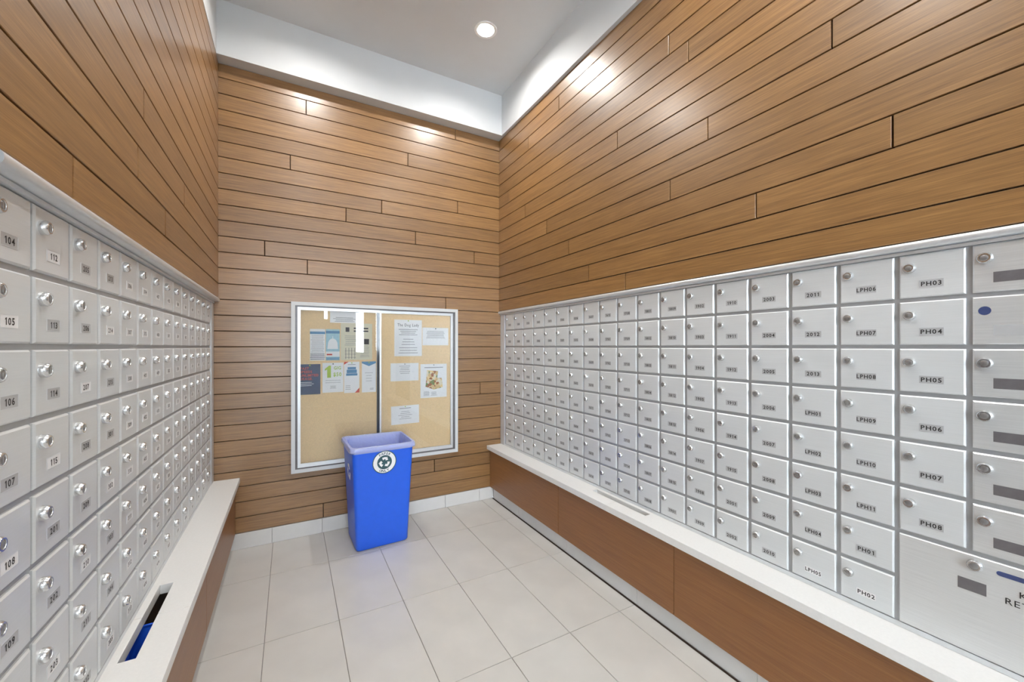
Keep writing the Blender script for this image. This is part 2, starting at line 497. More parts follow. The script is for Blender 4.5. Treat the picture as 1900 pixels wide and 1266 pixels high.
def holed(mb, x0, x1, y0, y1, holes, put):
    """rectangle cut into cells, leaving the holes (a, b, c, d) open"""
    xs = sorted({x0, x1} | {h[0] for h in holes if x0 < h[0] < x1} | {h[1] for h in holes if x0 < h[1] < x1})
    for a, b in zip(xs, xs[1:]):
        hs = sorted([h for h in holes if h[0] < (a + b) / 2 < h[1] and y0 < (h[2] + h[3]) / 2 < y1], key=lambda h: h[2])
        y = y0
        for h in hs:
            put(mb, a, b, y, h[2]); y = h[3]
        put(mb, a, b, y, y1)
    return mb
HO = [(x - 0.05, x + 0.05, y - 0.05, y + 0.05) for x, y in LAMPS]
mb = MB()
putc = lambda m, a, b, c, d: m.box(a, b, c, d, ZC, ZC + 0.06)
holed(mb, XL - 0.16, XR + 0.16, YF, D + 0.12, HO, putc)
holed(mb, XLOB0, XLOB1, YLOB - 0.1, YF, HO, putc)
struct(mb.build('ceiling', 'ceil'))
struct(MB().box(XLOB0, XL - 0.16, YF - 0.1, YF, 0, ZC).build('wall_jamb_left', 'white'))
struct(MB().box(XR + 0.16, XLOB1, YF - 0.1, YF, 0, ZC).build('wall_jamb_right', 'white'))
struct(MB().box(XLOB0 - 0.1, XLOB0, YLOB - 0.1, YF, 0, ZC).build('wall_lobby_left', 'white'))
struct(MB().box(XLOB1, XLOB1 + 0.1, YLOB - 0.1, YF, 0, ZC).build('wall_lobby_right', 'white'))
# lobby end wall with slim glazed openings (met only in reflections) and a wide one added for fill
OPEN = [(1.30, 1.50, 1.16, 3.1), (1.74, 1.86, 1.2, 2.9), (0.64, 0.74, 1.9, 2.9), (-1.55, -0.15, 0.5, 3.1)]
mb = MB()
holed(mb, XLOB0, XLOB1, 0.0, ZC, OPEN, lambda m, a, b, c, d: m.box(a, b, YLOB - 0.1, YLOB, c, d))
struct(mb.build('wall_front', 'white'))
for n, (a, b, c, d) in enumerate(OPEN):  # the last window is the invented wide one, letting in fill daylight
    w = struct(MB().box(a, b, YLOB - 0.045, YLOB - 0.035, c, d).build('window_%d' % (n + 1), 'glass'))
    fr = MB()
    fr.box(a, a + 0.012, YLOB - 0.06, YLOB - 0.02, c, d).box(b - 0.012, b, YLOB - 0.06, YLOB - 0.02, c, d)
    fr.box(a + 0.012, b - 0.012, YLOB - 0.06, YLOB - 0.02, c, c + 0.012).box(a + 0.012, b - 0.012, YLOB - 0.06, YLOB - 0.02, d - 0.012, d)
    fr.build('window_frame', 'alu_frame', w)

# tiled baseboard on the back wall
bb = struct(MB().box(XTL, XTR, D - 0.002, D + 0.012, 0, 0.0995).build('baseboard_back', 'grout'))
x = -0.405
while x < XTR:
    a, b = max(x, XTL), min(x + 0.3, XTR)
    if b - a > 0.01:
        w = b - a
        MB().slab(-w/2 + 0.001, w/2 - 0.001, 0.001, 0.0995, -0.008, 0.0, 0.001).build('baseboard_tile', 'tile_base', bb, ((a + b) / 2, D - 0.002, 0))
    x += 0.3

# ------------------------------------------------------------------ benches: panels, toe kick, ledges
def bench(name, label, xp, xt, sgn, joints, tjoints):
    t = thing(name, label, 'cabinet', ((xp + xt) / 2, 1.0, 0), 0)
    rz = -PI / 2 if sgn > 0 else PI / 2
    ox, oy = t.location.x, t.location.y
    ys = [YF + 0.001] + sorted(joints) + [D - 0.0005]
    for a, b in zip(ys, ys[1:]):
        L_ = b - a
        MB().slab(-L_/2 + 0.0015, L_/2 - 0.0015, 0.099, ZSB, 0.0, 0.018, 0.0008).build('front_panel', 'panel', t, (xp - ox, (a + b) / 2 - oy, 0), rz)
    ys = [YF + 0.001] + sorted(tjoints) + [D - 0.011]
    for a, b in zip(ys, ys[1:]):
        L_ = b - a
        MB().slab(-L_/2 + 0.001, L_/2 - 0.001, 0.0, 0.098, 0.0, 0.008, 0.001).build('toe_kick_tile', 'tile_base', t, (xt - ox, (a + b) / 2 - oy, 0), rz)
    MB().box(*sorted((xt + sgn * 0.009 - ox, xt + sgn * 0.016 - ox)), YF - oy, D - 0.012 - oy, 0, 0.10).build('toe_kick_backing', 'grout', t)
    MB().box(*sorted((xt + sgn * 0.112 - ox, xt + sgn * 0.117 - ox) if sgn < 0 else (xt + sgn * 0.100 - ox, xt + sgn * 0.105 - ox)), YF - oy, D - 0.012 - oy, 0, ZSB - 0.002).build('inner_panel', 'panel', t)
    return t
bench('bench_cabinet', 'brown wood panelled bench base under the right white ledge', XPR, XTR, 1, [2.101, 1.218, 0.335, -0.55],
      [2.662, 2.064, 1.465, 0.866, 0.267, -0.333, -0.932])
bench('bench_cabinet', 'brown wood panelled bench base under the left white ledge', XPL, XTL, -1, [2.1, 1.217, 0.334, -0.55],
      [2.662, 2.064, 1.465, 0.866, 0.267, -0.333, -0.932])

def ledge_piece(x0, x1, y0, y1, notch, name, parent, ox, oy):
    """rectangle in plan with a notch (nx0, nx1, ny0, ny1) open at y0 or y1"""
    nx0, nx1, ny0, ny1 = notch
    if abs(ny1 - y1) < 1e-6:
        poly = [(x0, y0), (x1, y0), (x1, y1), (nx1, y1), (nx1, ny0), (nx0, ny0), (nx0, y1), (x0, y1)]
    else:
        poly = [(x0, y0), (nx0, y0), (nx0, ny1), (nx1, ny1), (nx1, y0), (x1, y0), (x1, y1), (x0, y1)]
    poly = [(p[0] - ox, p[1] - oy) for p in poly]
    o = MB().prism(poly, 'z', ZSB, ZS).build(name, 'stone', parent)
    bv = o.modifiers.new('bevel', 'BEVEL'); bv.width = 0.0015; bv.segments = 2; bv.limit_method = 'ANGLE'
    return o
t = thing('ledge', 'white stone ledge with a posting slot below the right mailboxes', 'ledge', (1.54, 1.0, ZSB))
for (y0, y1, n) in ((YF + 0.001, 1.63, (1.548, 1.584, 1.428, 1.63)), (1.63, D - 0.0005, (1.548, 1.584, 1.63, 1.828))):
    o = ledge_piece(XSR, XBR + 0.012, y0 + (0.0003 if y0 > 1 else 0), y1 - (0.0003 if y1 < 2 else 0), (n[0], n[1], n[2] + (0.0003 if y0 > 1 else 0), n[3] - (0.0003 if y1 < 2 else 0)), 'slab', t, 1.54, 1.0)
    o.location.z = -ZSB
t = thing('ledge', 'white stone ledge with a long open slot below the left mailboxes', 'ledge', (-0.35, 1.0, ZSB))
for (y0, y1, n) in ((YF + 0.001, 1.6495, (-0.402, -0.365, 1.445, 1.6495)), (1.6505, D - 0.0005, (-0.402, -0.365, 1.6505, 1.846))):
    o = ledge_piece(XBL - 0.012, XSL, y0, y1, n, 'slab', t, -0.35, 1.0)
    o.location.z = -ZSB

# small blue bin standing inside the left bench, seen through the slot
t = thing('recycling_bin', 'small blue bin inside the left bench, seen through the ledge slot', 'bin', (-0.4005, 1.50, 0))
def rrect(cx, cy, hx, hy, r, z, n=4):
    p = []
    for (sx, sy, a0) in ((1, 1, 0), (-1, 1, PI / 2), (-1, -1, PI), (1, -1, 1.5 * PI)):
        for k in range(n + 1):
            a = a0 + k * PI / 2 / n
            p.append((cx + sx * (hx - r) + r * math.cos(a), cy + sy * (hy - r) + r * math.sin(a), z))
    return p
MB().loft([rrect(0, 0, 0.036, 0.15, 0.012, 0.0), rrect(0, 0, 0.040, 0.185, 0.014, 0.405), rrect(0, 0, 0.037, 0.182, 0.012, 0.405), rrect(0, 0, 0.033, 0.148, 0.01, 0.01)], True, True).build('body', 'bin', t, smooth=True)
MB().loft([rrect(0, 0, 0.040, 0.185, 0.014, 0.395), rrect(0, 0, 0.043, 0.189, 0.016, 0.395), rrect(0, 0, 0.043, 0.189, 0.016, 0.414), rrect(0, 0, 0.036, 0.181, 0.014, 0.414)], False, False).build('rim', 'bin', t, smooth=True)

# ------------------------------------------------------------------ mailbox banks
def bank_frame(name, xb, rz, y0, y1, sgn):
    """local x = viewer's right, y into the wall"""
    yc = (y0 + y1) / 2
    L_ = y1 - y0
    zb = -ZS
    wood = (xb - XR) if sgn > 0 else (XL - xb)      # how far the cladding stands in front of the backing
    t = struct(MB().box(-L_/2, L_/2, 0.0, 0.012, ZS + 0.0005 + zb, 1.60 + zb).build(name, 'alu_back', None, (xb, yc, ZS), rz))
    # moulded head trim: convex nose over a flat strip
    prof = []
    zt = ZM - 0.001
    for k in range(9):
        a = PI / 2 - PI * k / 8
        prof.append((-wood - 0.001 - 0.007 * math.cos(a), zt - 0.011 + 0.011 * math.sin(a) + zb))
    prof += [(-0.012, zt - 0.022 + zb), (-0.009, zt - 0.024 + zb), (-0.014, zt - 0.025 + zb), (-0.014, 1.5725 + zb), (0.0, 1.5725 + zb), (0.0, zt + zb)]
    MB().prism(prof, 'x', -L_/2, L_/2).build('head_trim', 'alu_frame', t, smooth=True)
    MB().box(-L_/2, L_/2, -0.006, 0.0, ZS + 0.0008 + zb, ROW0 - 8 * ROWP + 0.004 + zb).build('sill_trim', 'alu_frame', t)
    e = 0.078
    if sgn > 0: xs_ = (-L_/2, -L_/2 + e)
    else: xs_ = (L_/2 - e, L_/2)
    MB().slab(xs_[0] + 0.002, xs_[1] - 0.004, ZS + 0.001 + zb, 1.5715 + zb, -0.010, 0.0, 0.002).build('end_trim', 'alu_frame', t)
    return t
YB_R0, YB_R1 = 0.03, D - 0.0005
YB_L0, YB_L1 = COLY_L - 0.02, D - 0.0005
bank_frame('mailbox_frame_right', XBR, -PI / 2, YB_R0, YB_R1, 1)  # mailbox bank frame: backing plate with its head, sill and end trim
bank_frame('mailbox_frame_left', XBL, PI / 2, YB_L0, YB_L1, -1)

DW, DH = 0.1355, 0.1265
def door_mesh(w, h, mat):
    return MB().slab(-w/2, w/2, -h/2, h/2, -0.007, 0.0, 0.0034).mesh('door', mat)
def lock_mesh(r, p):
    prof = [(r * 1.02, 0.0), (r * 1.02, -p * 0.55), (r * 0.93, -p * 0.8), (r * 0.80, -p), (r * 0.62, -p), (r * 0.58, -p * 0.86)]
    return MB().lathe(prof, 0, 0, 18).mesh('lock', 'chrome', smooth=True)
def keyway_mesh(r, p):
    mb = MB().lathe([(r * 0.52, -p * 0.80), (r * 0.52, -p * 0.93), (r * 0.44, -p * 0.99)], 0, 0, 14)
    mb.box(-r * 0.08, r * 0.08, -p * 1.02, -p * 0.9, -r * 0.3, r * 0.3)
    return mb.mesh('key_plug', 'lock_dark', smooth=True)
ME_DOOR = door_mesh(DW, DH, 'alu')
ME_LOCK = lock_mesh(0.0138, 0.0125)
ME_PLUG = keyway_mesh(0.0138, 0.0125)
def plate_meshes(w, h):
    rim = MB()
    e = 0.0012
    rim.box(-w/2 - e, w/2 + e, -0.0006, 0.0, -h/2 - e, -h/2).box(-w/2 - e, w/2 + e, -0.0006, 0.0, h/2, h/2 + e)
    rim.box(-w/2 - e, -w/2, -0.0006, 0.0, -h/2, h/2).box(w/2, w/2 + e, -0.0006, 0.0, -h/2, h/2)
    return rim.mesh('plate_rim', 'alu_frame'), MB().box(-w/2, w/2, -0.0003, 0.0, -h/2, h/2)
PW, PH_ = 0.050, 0.0215
ME_RIM, _p = plate_meshes(PW, PH_)
ME_PLATE = _p.mesh('number_plate', 'plate')
ME_PLATEW = MB().box(-PW/2, PW/2, -0.0003, 0.0, -PH_/2, PH_/2).mesh('number_plate', 'plate_white')

def mailbox(x, y, zc, rz, num, label, group, white=False):
    t = thing('mailbox', label, 'mailbox', (x, y, zc - ROWP / 2), rz, group)
    h = ROWP / 2
    link('door', ME_DOOR, t, (0, 0, h))
    lk = link('lock', ME_LOCK, t, (-0.0445, -0.007, h + 0.0235))
    link('key_plug', ME_PLUG, lk, (0, 0, 0))
    pl = link('number_plate', ME_PLATEW if white else ME_PLATE, t, (0.001, -0.007, h - 0.0255))
    link('plate_rim', ME_RIM, pl, (0, 0, 0))
    mb = MB(); text_into(mb, num, 0, 0, 0.0122, -0.0006, bold=True, stretch=1.02 if len(num) < 5 else 0.92)
    mb.build('number', 'ink', pl, fix=False)
    return t

# right bank: eighteen columns, numbers read downwards column by column
seq = ['11%02d' % k for k in range(11, 16)]
for fl in (12, 14, 15, 16, 17, 18, 19):
    seq += ['%d%02d' % (fl, k) for k in range(1, 16)]
seq += ['20%02d' % k for k in range(1, 14)] + ['LPH%02d' % k for k in range(1, 12)] + ['PH%02d' % k for k in range(1, 9)]
GRP_R, GRP_L = 'small mailboxes of the right bank', 'small mailboxes of the left bank'
q = 0
for c in range(18):
    y = COLY_R + (17 - c + 0.5) * COLP_R
    for r in range(8 if c < 17 else 6):
        num = seq[q]; q += 1
        zc = ROW0 - (r + 0.5) * ROWP
        if c >= 8:
            lab = 'silver mailbox %s, %s row of right bank, %s column from back corner' % (num, ORD[r], NTH[c])
        else:
            lab = 'silver mailbox, %s row of the right bank, %s column from the back corner' % (ORD[r], NTH[c])
        mailbox(XBR, y, zc, -PI / 2, num, lab, GRP_R, white=num in ('LPH05', 'PH02'))

# left bank: fourteen columns counted from the back corner, numbers start at the near end
seq = ['1%02d' % k for k in range(4, 16)]
for fl in range(2, 10):
    seq += ['%d%02d' % (fl, k) for k in range(1, 16)]
q = 0
for c in range(14):
    y = COLY_L + (c + 0.5) * COLP_L
    for r in range(8):
        num = seq[q]; q += 1
        zc = ROW0 - (r + 0.5) * ROWP
        lab = 'silver mailbox, %s row of the left bank, %s column from the back corner' % (ORD[r], NTH[13 - c])
        mailbox(XBL, y, zc, PI / 2, num, lab, GRP_L, white=c >= 4 or (c + r) % 3 == 1)

# parcel lockers at the near end of the right bank
BW = COLY_R - YB_R0 - 0.01
ME_BIG = door_mesh(BW - 0.008, DH, 'alu_big')
ME_LOCKB = lock_mesh(0.0150, 0.0130); ME_PLUGB = keyway_mesh(0.0150, 0.0130)
yb = COLY_R - BW / 2 - 0.002
for r in range(6):
    zc = ROW0 - (r + 0.5) * ROWP
    lab = ['wide steel parcel locker, top row beside mailbox PH03', 'wide steel parcel locker with a blue round hole instead of a lock',
           'wide steel parcel locker, third row beside mailbox PH05', 'wide steel parcel locker, fourth row beside mailbox PH06',
           'wide steel parcel locker, fifth row beside mailbox PH07', 'wide steel parcel locker, sixth row beside mailbox PH08'][r]
    t = thing('parcel_locker', lab, 'locker', (XBR, yb, zc - ROWP / 2), -PI / 2, 'wide parcel lockers of the right bank')
    h = ROWP / 2
    link('door', ME_BIG, t, (0, 0, h))
    lx = -(BW / 2) + 0.027
    if r == 1:
        MB().lathe([(0.0115, 0.0), (0.0115, -0.0008)], 0, 0, 20).build('lock_hole', 'navy', t, (lx - 0.001, -0.007, h + 0.026))
    else:
        lk = link('lock', ME_LOCKB, t, (lx, -0.007, h + 0.026)); link('key_plug', ME_PLUGB, lk)
    MB().box(0, 0.17, -0.0004, 0.0, -0.0135, 0.0135).build('label_window', 'plate' if r == 1 else 'slot', t, (lx + 0.014, -0.007, h - 0.026))

# key return locker below
KY0, KY1 = YB_R0 + 0.008, COLY_R + COLP_R
kw = KY1 - KY0
kz0, kz1 = ROW0 - 8 * ROWP, ROW0 - 6 * ROWP
t = thing('key_return_locker', 'large steel locker lettered KEY RETURN at the bottom of the right bank', 'locker', (XBR, (KY0 + KY1) / 2, kz0), -PI / 2)
hh = (kz1 - kz0) / 2
MB().slab(-kw/2 + 0.006, kw/2 - 0.004, -hh + 0.006, hh - 0.006, -0.007, 0.0, 0.0022).build('door', 'alu_big', t, (0, 0, hh))
def kx(y): return (KY0 + KY1) / 2 - y
lk = link('lock', ME_LOCKB, t, (kx(0.336), -0.007, 0.716 - kz0)); link('key_plug', ME_PLUGB, lk)
MB().box(-0.026, 0.026, -0.0004, 0.0, -0.0155, 0.0155).build('label_window', 'slot', t, (kx(0.342), -0.007, 0.657 - kz0))
p = []
for k in range(7): p.append((-0.05 + 0.006 * math.cos(PI / 2 + PI * k / 6), 0.006 * math.sin(PI / 2 + PI * k / 6)))
for k in range(7): p.append((0.05 + 0.006 * math.cos(-PI / 2 + PI * k / 6), 0.006 * math.sin(-PI / 2 + PI * k / 6)))
MB().prism(p, 'y', -0.0008, 0.0).build('key_slot', 'navy', t, (kx(0.243), -0.007, 0.714 - kz0))
mb = MB(); text_into(mb, 'KEY', kx(0.240), 0.676 - kz0, 0.016, -0.0078, gap=0.12); text_into(mb, 'RETURN', kx(0.240), 0.650 - kz0, 0.016, -0.0078, gap=0.12)
mb.build('lettering', 'ink', t, fix=False)

# ------------------------------------------------------------------ glazed notice board
BX0, BX1, BZ0, BZ1 = 0.005, 1.191, 0.448, 1.604
YFRONT = D - 0.042
t = thing('notice_board', 'glazed tan notice board with sliding panes and white frame', 'notice board', ((BX0 + BX1) / 2, D, BZ0))
ox, oz = t.location.x, t.location.z
def fb(name, mat, *boxes, parent=None):
    mb = MB()
    for b in boxes: mb.box(b[0] - ox, b[1] - ox, b[2] - D, b[3] - D, b[4] - oz, b[5] - oz)
    o = mb.build(name, mat, parent or t)
    return o
fw = 0.024
outer = MB()
for poly in ([(BX0, BZ0), (BX1, BZ0), (BX1 - fw, BZ0 + fw), (BX0 + fw, BZ0 + fw)], [(BX0 + fw, BZ1 - fw), (BX1 - fw, BZ1 - fw), (BX1, BZ1), (BX0, BZ1)],
             [(BX0, BZ0), (BX0 + fw, BZ0 + fw), (BX0 + fw, BZ1 - fw), (BX0, BZ1)], [(BX1 - fw, BZ0 + fw), (BX1, BZ0), (BX1, BZ1), (BX1 - fw, BZ1 - fw)]):
    outer.prism([(a - ox, b - oz) for a, b in poly], 'y', YFRONT - D, 0.0)
outer.build('outer_frame', 'white', t)
fb('back_board', 'cork', (BX0 + fw, BX1 - fw, D - 0.010, D - 0.001, BZ0 + fw, BZ1 - fw))
ix0, ix1, iz0, iz1 = BX0 + fw, BX1 - fw, BZ0 + fw, BZ1 - fw
fb('track', 'slot', (ix0, ix0 + 0.014, D - 0.034, D - 0.010, iz0, iz1), (ix1 - 0.014, ix1, D - 0.034, D - 0.010, iz0, iz1),
   (ix0 + 0.014, ix1 - 0.014, D - 0.034, D - 0.010, iz0, iz0 + 0.010), (ix0 + 0.014, ix1 - 0.014, D - 0.034, D - 0.010, iz1 - 0.010, iz1))
def sash(x0, x1, yf, yb, stile_l, stile_r):
    s = fb('sliding_pane', 'glass', (x0 + stile_l - 0.004, x1 - stile_r + 0.004, (yf + yb) / 2 - 0.002, (yf + yb) / 2 + 0.002, iz0 + 0.032, iz1 - 0.026))
    fb('sash_frame', 'alu_frame', (x0, x0 + stile_l, yf, yb, iz0 + 0.010, iz1 - 0.010), (x1 - stile_r, x1, yf, yb, iz0 + 0.010, iz1 - 0.010),
       (x0 + stile_l, x1 - stile_r, yf, yb, iz0 + 0.010, iz0 + 0.036), (x0 + stile_l, x1 - stile_r, yf, yb, iz1 - 0.030, iz1 - 0.010), parent=s)
    return s
sash(ix0 + 0.014, 0.578, D - 0.040, D - 0.028, 0.018, 0.020)
fb('edge_seal', 'seal', (0.5575, 0.5765, D - 0.0425, D - 0.0402, iz0 + 0.036, iz1 - 0.030))
sash(0.572, ix1 - 0.014, D - 0.026, D - 0.014, 0.020, 0.018)

# notices: (label, x0, x1, z0, z1, paper, print function)
YP = D - 0.0102
def lines(mb, w, h, n, z_top, z_bot, wmin, wmax, th=0.0018, cx=0.0):
    for k in range(n):
        z = z_top + (z_bot - z_top) * k / max(1, n - 1)
        ww = random.uniform(wmin, wmax) * w / 2
        mb.box(cx - ww, cx + ww, -0.0012, -0.0008, z - th, z + th)
    return mb
def notice(label, x0, x1, z0, z1, paper='paper', tilt=0.0, cat='notice', name='notice', pins=True):
    w, h = x1 - x0, z1 - z0
    t = thing(name, label, cat, ((x0 + x1) / 2, YP, (z0 + z1) / 2), 0, 'papers on the notice board')
    t.rotation_euler = (0, tilt, 0)
    MB().box(-w/2, w/2, -0.0008, 0.0, -h/2, h/2).build('sheet', paper, t)
    if pins:
        MB().lathe([(0.004, -0.0008), (0.0045, -0.004), (0.003, -0.006)], 0, h/2 - 0.008, 8).build('pin', random.choice(['print_dark', 'print_green', 'lock_dark']), t)
    return t, w, h
n, w, h = notice('white notice titled The Dog Lady behind the right pane', 0.690, 0.902, 1.228, 1.508)
mb = MB(); text_into(mb, 'The Dog Lady', 0, h/2 - 0.040, 0.022, -0.001, stretch=0.80); mb.build('title', 'print_dark', n, fix=False)
mb = MB(); lines(mb, w, h, 4, 0.065, 0.025, 0.5, 0.7); lines(mb, w, h, 3, -0.01, -0.05, 0.35, 0.5); lines(mb, w, h, 3, -0.075, -0.115, 0.6, 0.85); mb.build('printed_text', 'print_grey', n)
n, w, h = notice('wide white notice at the top right, beside the dog lady sheet', 0.906, 1.120, 1.312, 1.452)
mb = MB(); lines(mb, w, h, 7, 0.042, -0.012, 0.62, 0.72, 0.0014); mb.build('printed_text', 'print_grey', n)
n, w, h = notice('wide white notice below the dog lady sheet', 0.662, 0.876, 1.038, 1.175)
mb = MB(); lines(mb, w, h, 5, 0.045, -0.01, 0.3, 0.45, 0.0014); mb.build('printed_text', 'print_grey', n)
n, w, h = notice('lowest white notice, alone on the right half of the board', 0.666, 0.880, 0.708, 0.849, tilt=-0.015)
mb = MB(); lines(mb, w, h, 1, 0.05, 0.05, 0.4, 0.45, 0.002); lines(mb, w, h, 5, 0.025, -0.03, 0.25, 0.55, 0.0012); mb.build('printed_text', 'print_grey', n)
n, w, h = notice('white poster with a food photograph at the right edge of the board', 0.891, 1.106, 0.897, 1.164, cat='poster', name='poster')
mb = MB()
mb.prism([(-0.055, 0.085), (0.035, 0.075), (0.028, 0.02), (0.065, 0.02), (0.075, -0.055), (0.0, -0.07), (-0.068, -0.045), (-0.062, 0.0)], 'y', -0.0012, -0.0008)
mb.build('food_photo', 'food', n)
mb = MB(); lines(mb, w, h, 1, 0.105, 0.105, 0.7, 0.75, 0.0025); lines(mb, 0.05, h, 5, -0.085, -0.115, 0.8, 1.0, 0.0012, -0.06); lines(mb, 0.05, h, 4, -0.09, -0.115, 0.6, 1.0, 0.0012, 0.0); mb.build('printed_text', 'print_grey', n)

n, w, h = notice('white leaflet with blue heading, leftmost on the board', 0.119, 0.214, 1.205, 1.424, cat='leaflet', name='leaflet', pins=False)
mb = MB(); mb.box(-w/2, w/2, -0.0012, -0.0008, h/2 - 0.035, h/2 - 0.018); mb.build('heading_band', 'print_blue', n)
mb = MB(); lines(mb, w, h, 12, 0.065, -0.05, 0.75, 0.92, 0.0012); lines(mb, w, h, 4, -0.065, -0.1, 0.9, 0.98, 0.003); mb.build('printed_text', 'print_grey', n)
n, w, h = notice('pale blue leaflet with a white domed building, left pane', 0.218, 0.308, 1.205, 1.424, 'print_sky', cat='leaflet', name='leaflet', pins=False)
mb = MB()
pp = [(-0.035, -0.03), (0.035, -0.03)] + [(0.032 * math.cos(a), 0.0 + 0.045 * math.sin(a)) for a in [PI * k / 8 for k in range(9)]] 
mb.prism(pp, 'y', -0.0012, -0.0008); mb.box(-0.002, 0.002, -0.0012, -0.0008, 0.04, 0.06)
mb.box(-w/2, w/2, -0.0012, -0.0008, -h/2 + 0.025, -h/2 + 0.062); mb.build('dome_picture', 'paper', n)
mb = MB(); mb.box(-w/2, w/2, -0.0012, -0.0008, h/2 - 0.03, h/2 - 0.012); lines(mb, w, h, 3, -0.092, -0.105, 0.9, 0.98, 0.002); mb.build('heading_band', 'print_blue', n)
mb = MB(); mb.box(-w/2 + 0.006, -0.004, -0.0014, -0.0012, -0.074, -0.064); mb.build('red_print', 'print_red', n)
n, w, h = notice('cream newspaper page with a small grid, centre of the left pane', 0.315, 0.529, 1.205, 1.470, 'cream')
mb = MB(); lines(mb, 0.13, h, 2, h/2 - 0.036, h/2 - 0.056, 0.7, 0.9, 0.005, 0.03); mb.box(-0.075, -0.05, -0.0012, -0.0008, h/2 - 0.062, h/2 - 0.03)
for k in range(4): mb.box(-0.075 + k * 0.02, -0.0725 + k * 0.02, -0.0012, -0.0008, -0.125, -0.045)
for k in range(3): mb.box(-0.08, -0.005, -0.0012, -0.0008, -0.115 + k * 0.024, -0.1135 + k * 0.024)
mb.box(0.05, 0.085, -0.0012, -0.0008, -0.02, 0.02)
mb = mb; mb.build('headline', 'print_dark', n, fix=False)
mb = MB(); lines(mb, 0.10, h, 6, 0.04, -0.025, 0.8, 0.95, 0.0012, -0.035); lines(mb, 0.07, h, 8, -0.03, -0.11, 0.7, 0.95, 0.0012, 0.055); mb.build('printed_text', 'print_grey', n)
n, w, h = notice('white notice pinned highest, half behind the top of the left pane', 0.245, 0.435, 1.471, 1.556, pins=False)
mb = MB(); lines(mb, w, h, 4, -0.005, -0.032, 0.5, 0.8, 0.0015); mb.build('printed_text', 'print_grey', n)
n, w, h = notice('navy poster with red lettering about unlimited usage', 0.052, 0.184, 0.971, 1.180, 'print_navy', cat='poster', name='poster')
mb = MB()
for k, s in enumerate(('FAST', 'SPEEDS', 'UNLIMITED', 'USAGE.')):
    text_into(mb, s, -w/2 + 0.008, 0.076 - k * 0.024, 0.0165, -0.001, bold=True, align='l', stretch=0.86)
mb.build('red_lettering', 'print_red', n, fix=False)
mb = MB()
for k in range(3): mb.box(-w/2 + 0.008, 0.012 + 0.012 * (k % 2), -0.0012, -0.0008, -0.022 - k * 0.011, -0.019 - k * 0.011)
mb.build('small_print', 'paper', n)
n, w, h = notice('white poster with a large green figure one and GIG', 0.197, 0.333, 0.978, 1.187, cat='poster', name='poster')
mb = MB()
mb.prism([(-0.038, 0.0), (-0.014, 0.0), (-0.014, 0.085), (-0.026, 0.085), (-0.053, 0.062), (-0.053, 0.05), (-0.038, 0.058)][::-1], 'y', -0.0012, -0.0008)
mb.build('green_figure', 'print_green', n)
mb = MB(); text_into(mb, 'GIG', 0.028, 0.068, 0.022, -0.001, bold=True, stretch=0.85); text_into(mb, '$50', 0.028, 0.022, 0.026, -0.001, bold=True, stretch=0.85)
mb.build('green_lettering', 'print_green', n, fix=False)
mb = MB(); lines(mb, w, h, 2, -0.02, -0.035, 0.7, 0.8, 0.001); lines(mb, w, h, 3, -0.06, -0.075, 0.2, 0.3, 0.001); mb.build('printed_text', 'print_grey', n)
n, w, h = notice('white flyer with a dark blue machine and red corners', 0.337, 0.440, 0.968, 1.192, cat='flyer', name='flyer')
mb = MB(); mb.prism([(w/2, -h/2), (w/2, -h/2 + 0.035), (w/2 - 0.03, -h/2)], 'y', -0.0012, -0.0008); mb.prism([(-w/2, h/2), (-w/2, h/2 - 0.02), (-w/2 + 0.03, h/2)], 'y', -0.0012, -0.0008)
mb.build('red_corner', 'print_red', n)
mb = MB(); mb.box(-0.034, 0.034, -0.0012, -0.0008, 0.03, 0.055); mb.box(-0.038, 0.038, -0.0012, -0.0008, 0.012, 0.028); mb.box(-0.028, 0.028, -0.0012, -0.0008, 0.057, 0.074); mb.build('machine_picture', 'print_blue', n)
mb = MB(); lines(mb, w, h, 1, 0.092, 0.092, 0.5, 0.6, 0.0015); lines(mb, 0.04, h, 3, -0.06, -0.085, 0.7, 0.9, 0.0012, -0.025); mb.build('printed_text', 'print_grey', n)
n, w, h = notice('white flyer with a blue arc on top, beside the centre stile', 0.457, 0.556, 0.966, 1.192, cat='flyer', name='flyer')
mb = MB(); mb.prism([(-w/2, h/2), (-w/2, h/2 - 0.012), (0.0, h/2 - 0.034), (w/2, h/2 - 0.012), (w/2, h/2)], 'y', -0.0012, -0.0008); mb.build('blue_arc', 'print_blue', n)
mb = MB(); lines(mb, w, h, 4, 0.03, -0.03, 0.3, 0.6, 0.001); lines(mb, 0.03, h, 2, -0.085, -0.092, 0.7, 0.9, 0.0012, 0.02); mb.build('printed_text', 'print_grey', n)

# ------------------------------------------------------------------ blue paper bin under the notice board
t = thing('paper_bin', 'tall blue plastic waste bin with a clear liner under the notice board', 'bin', (0.525, 2.84, 0))
def quad_ring(c4, z, r, n=4, inset=0.0):
    """rounded ring through four corners FL, FR, BR, BL"""
    P = [Vector((a, b)) for a, b in c4]
    cen = sum(P, Vector((0, 0))) / 4
    out = []
    for k in range(4):
        p, pn, pp = P[k], P[(k + 1) % 4], P[(k - 1) % 4]
        d1 = (pp - p).normalized(); d2 = (pn - p).normalized()
        p = p + (d1 + d2) * inset
        a, b = p + d1 * r, p + d2 * r
        for j in range(n + 1):
            u = j / n
            q_ = a * (1 - u) ** 2 + p * 2 * u * (1 - u) + b * u ** 2
            out.append((q_.x - 0.525, q_.y - 2.84, z))
    return out
base = [(0.363, 2.687), (0.696, 2.705), (0.690, 3.010), (0.352, 3.000)]
top = [(0.331, 2.608), (0.712, 2.632), (0.710, 3.000), (0.319, 3.008)]
def mixc(u): return [(a[0] + (b[0] - a[0]) * u, a[1] + (b[1] - a[1]) * u) for a, b in zip(base, top)]
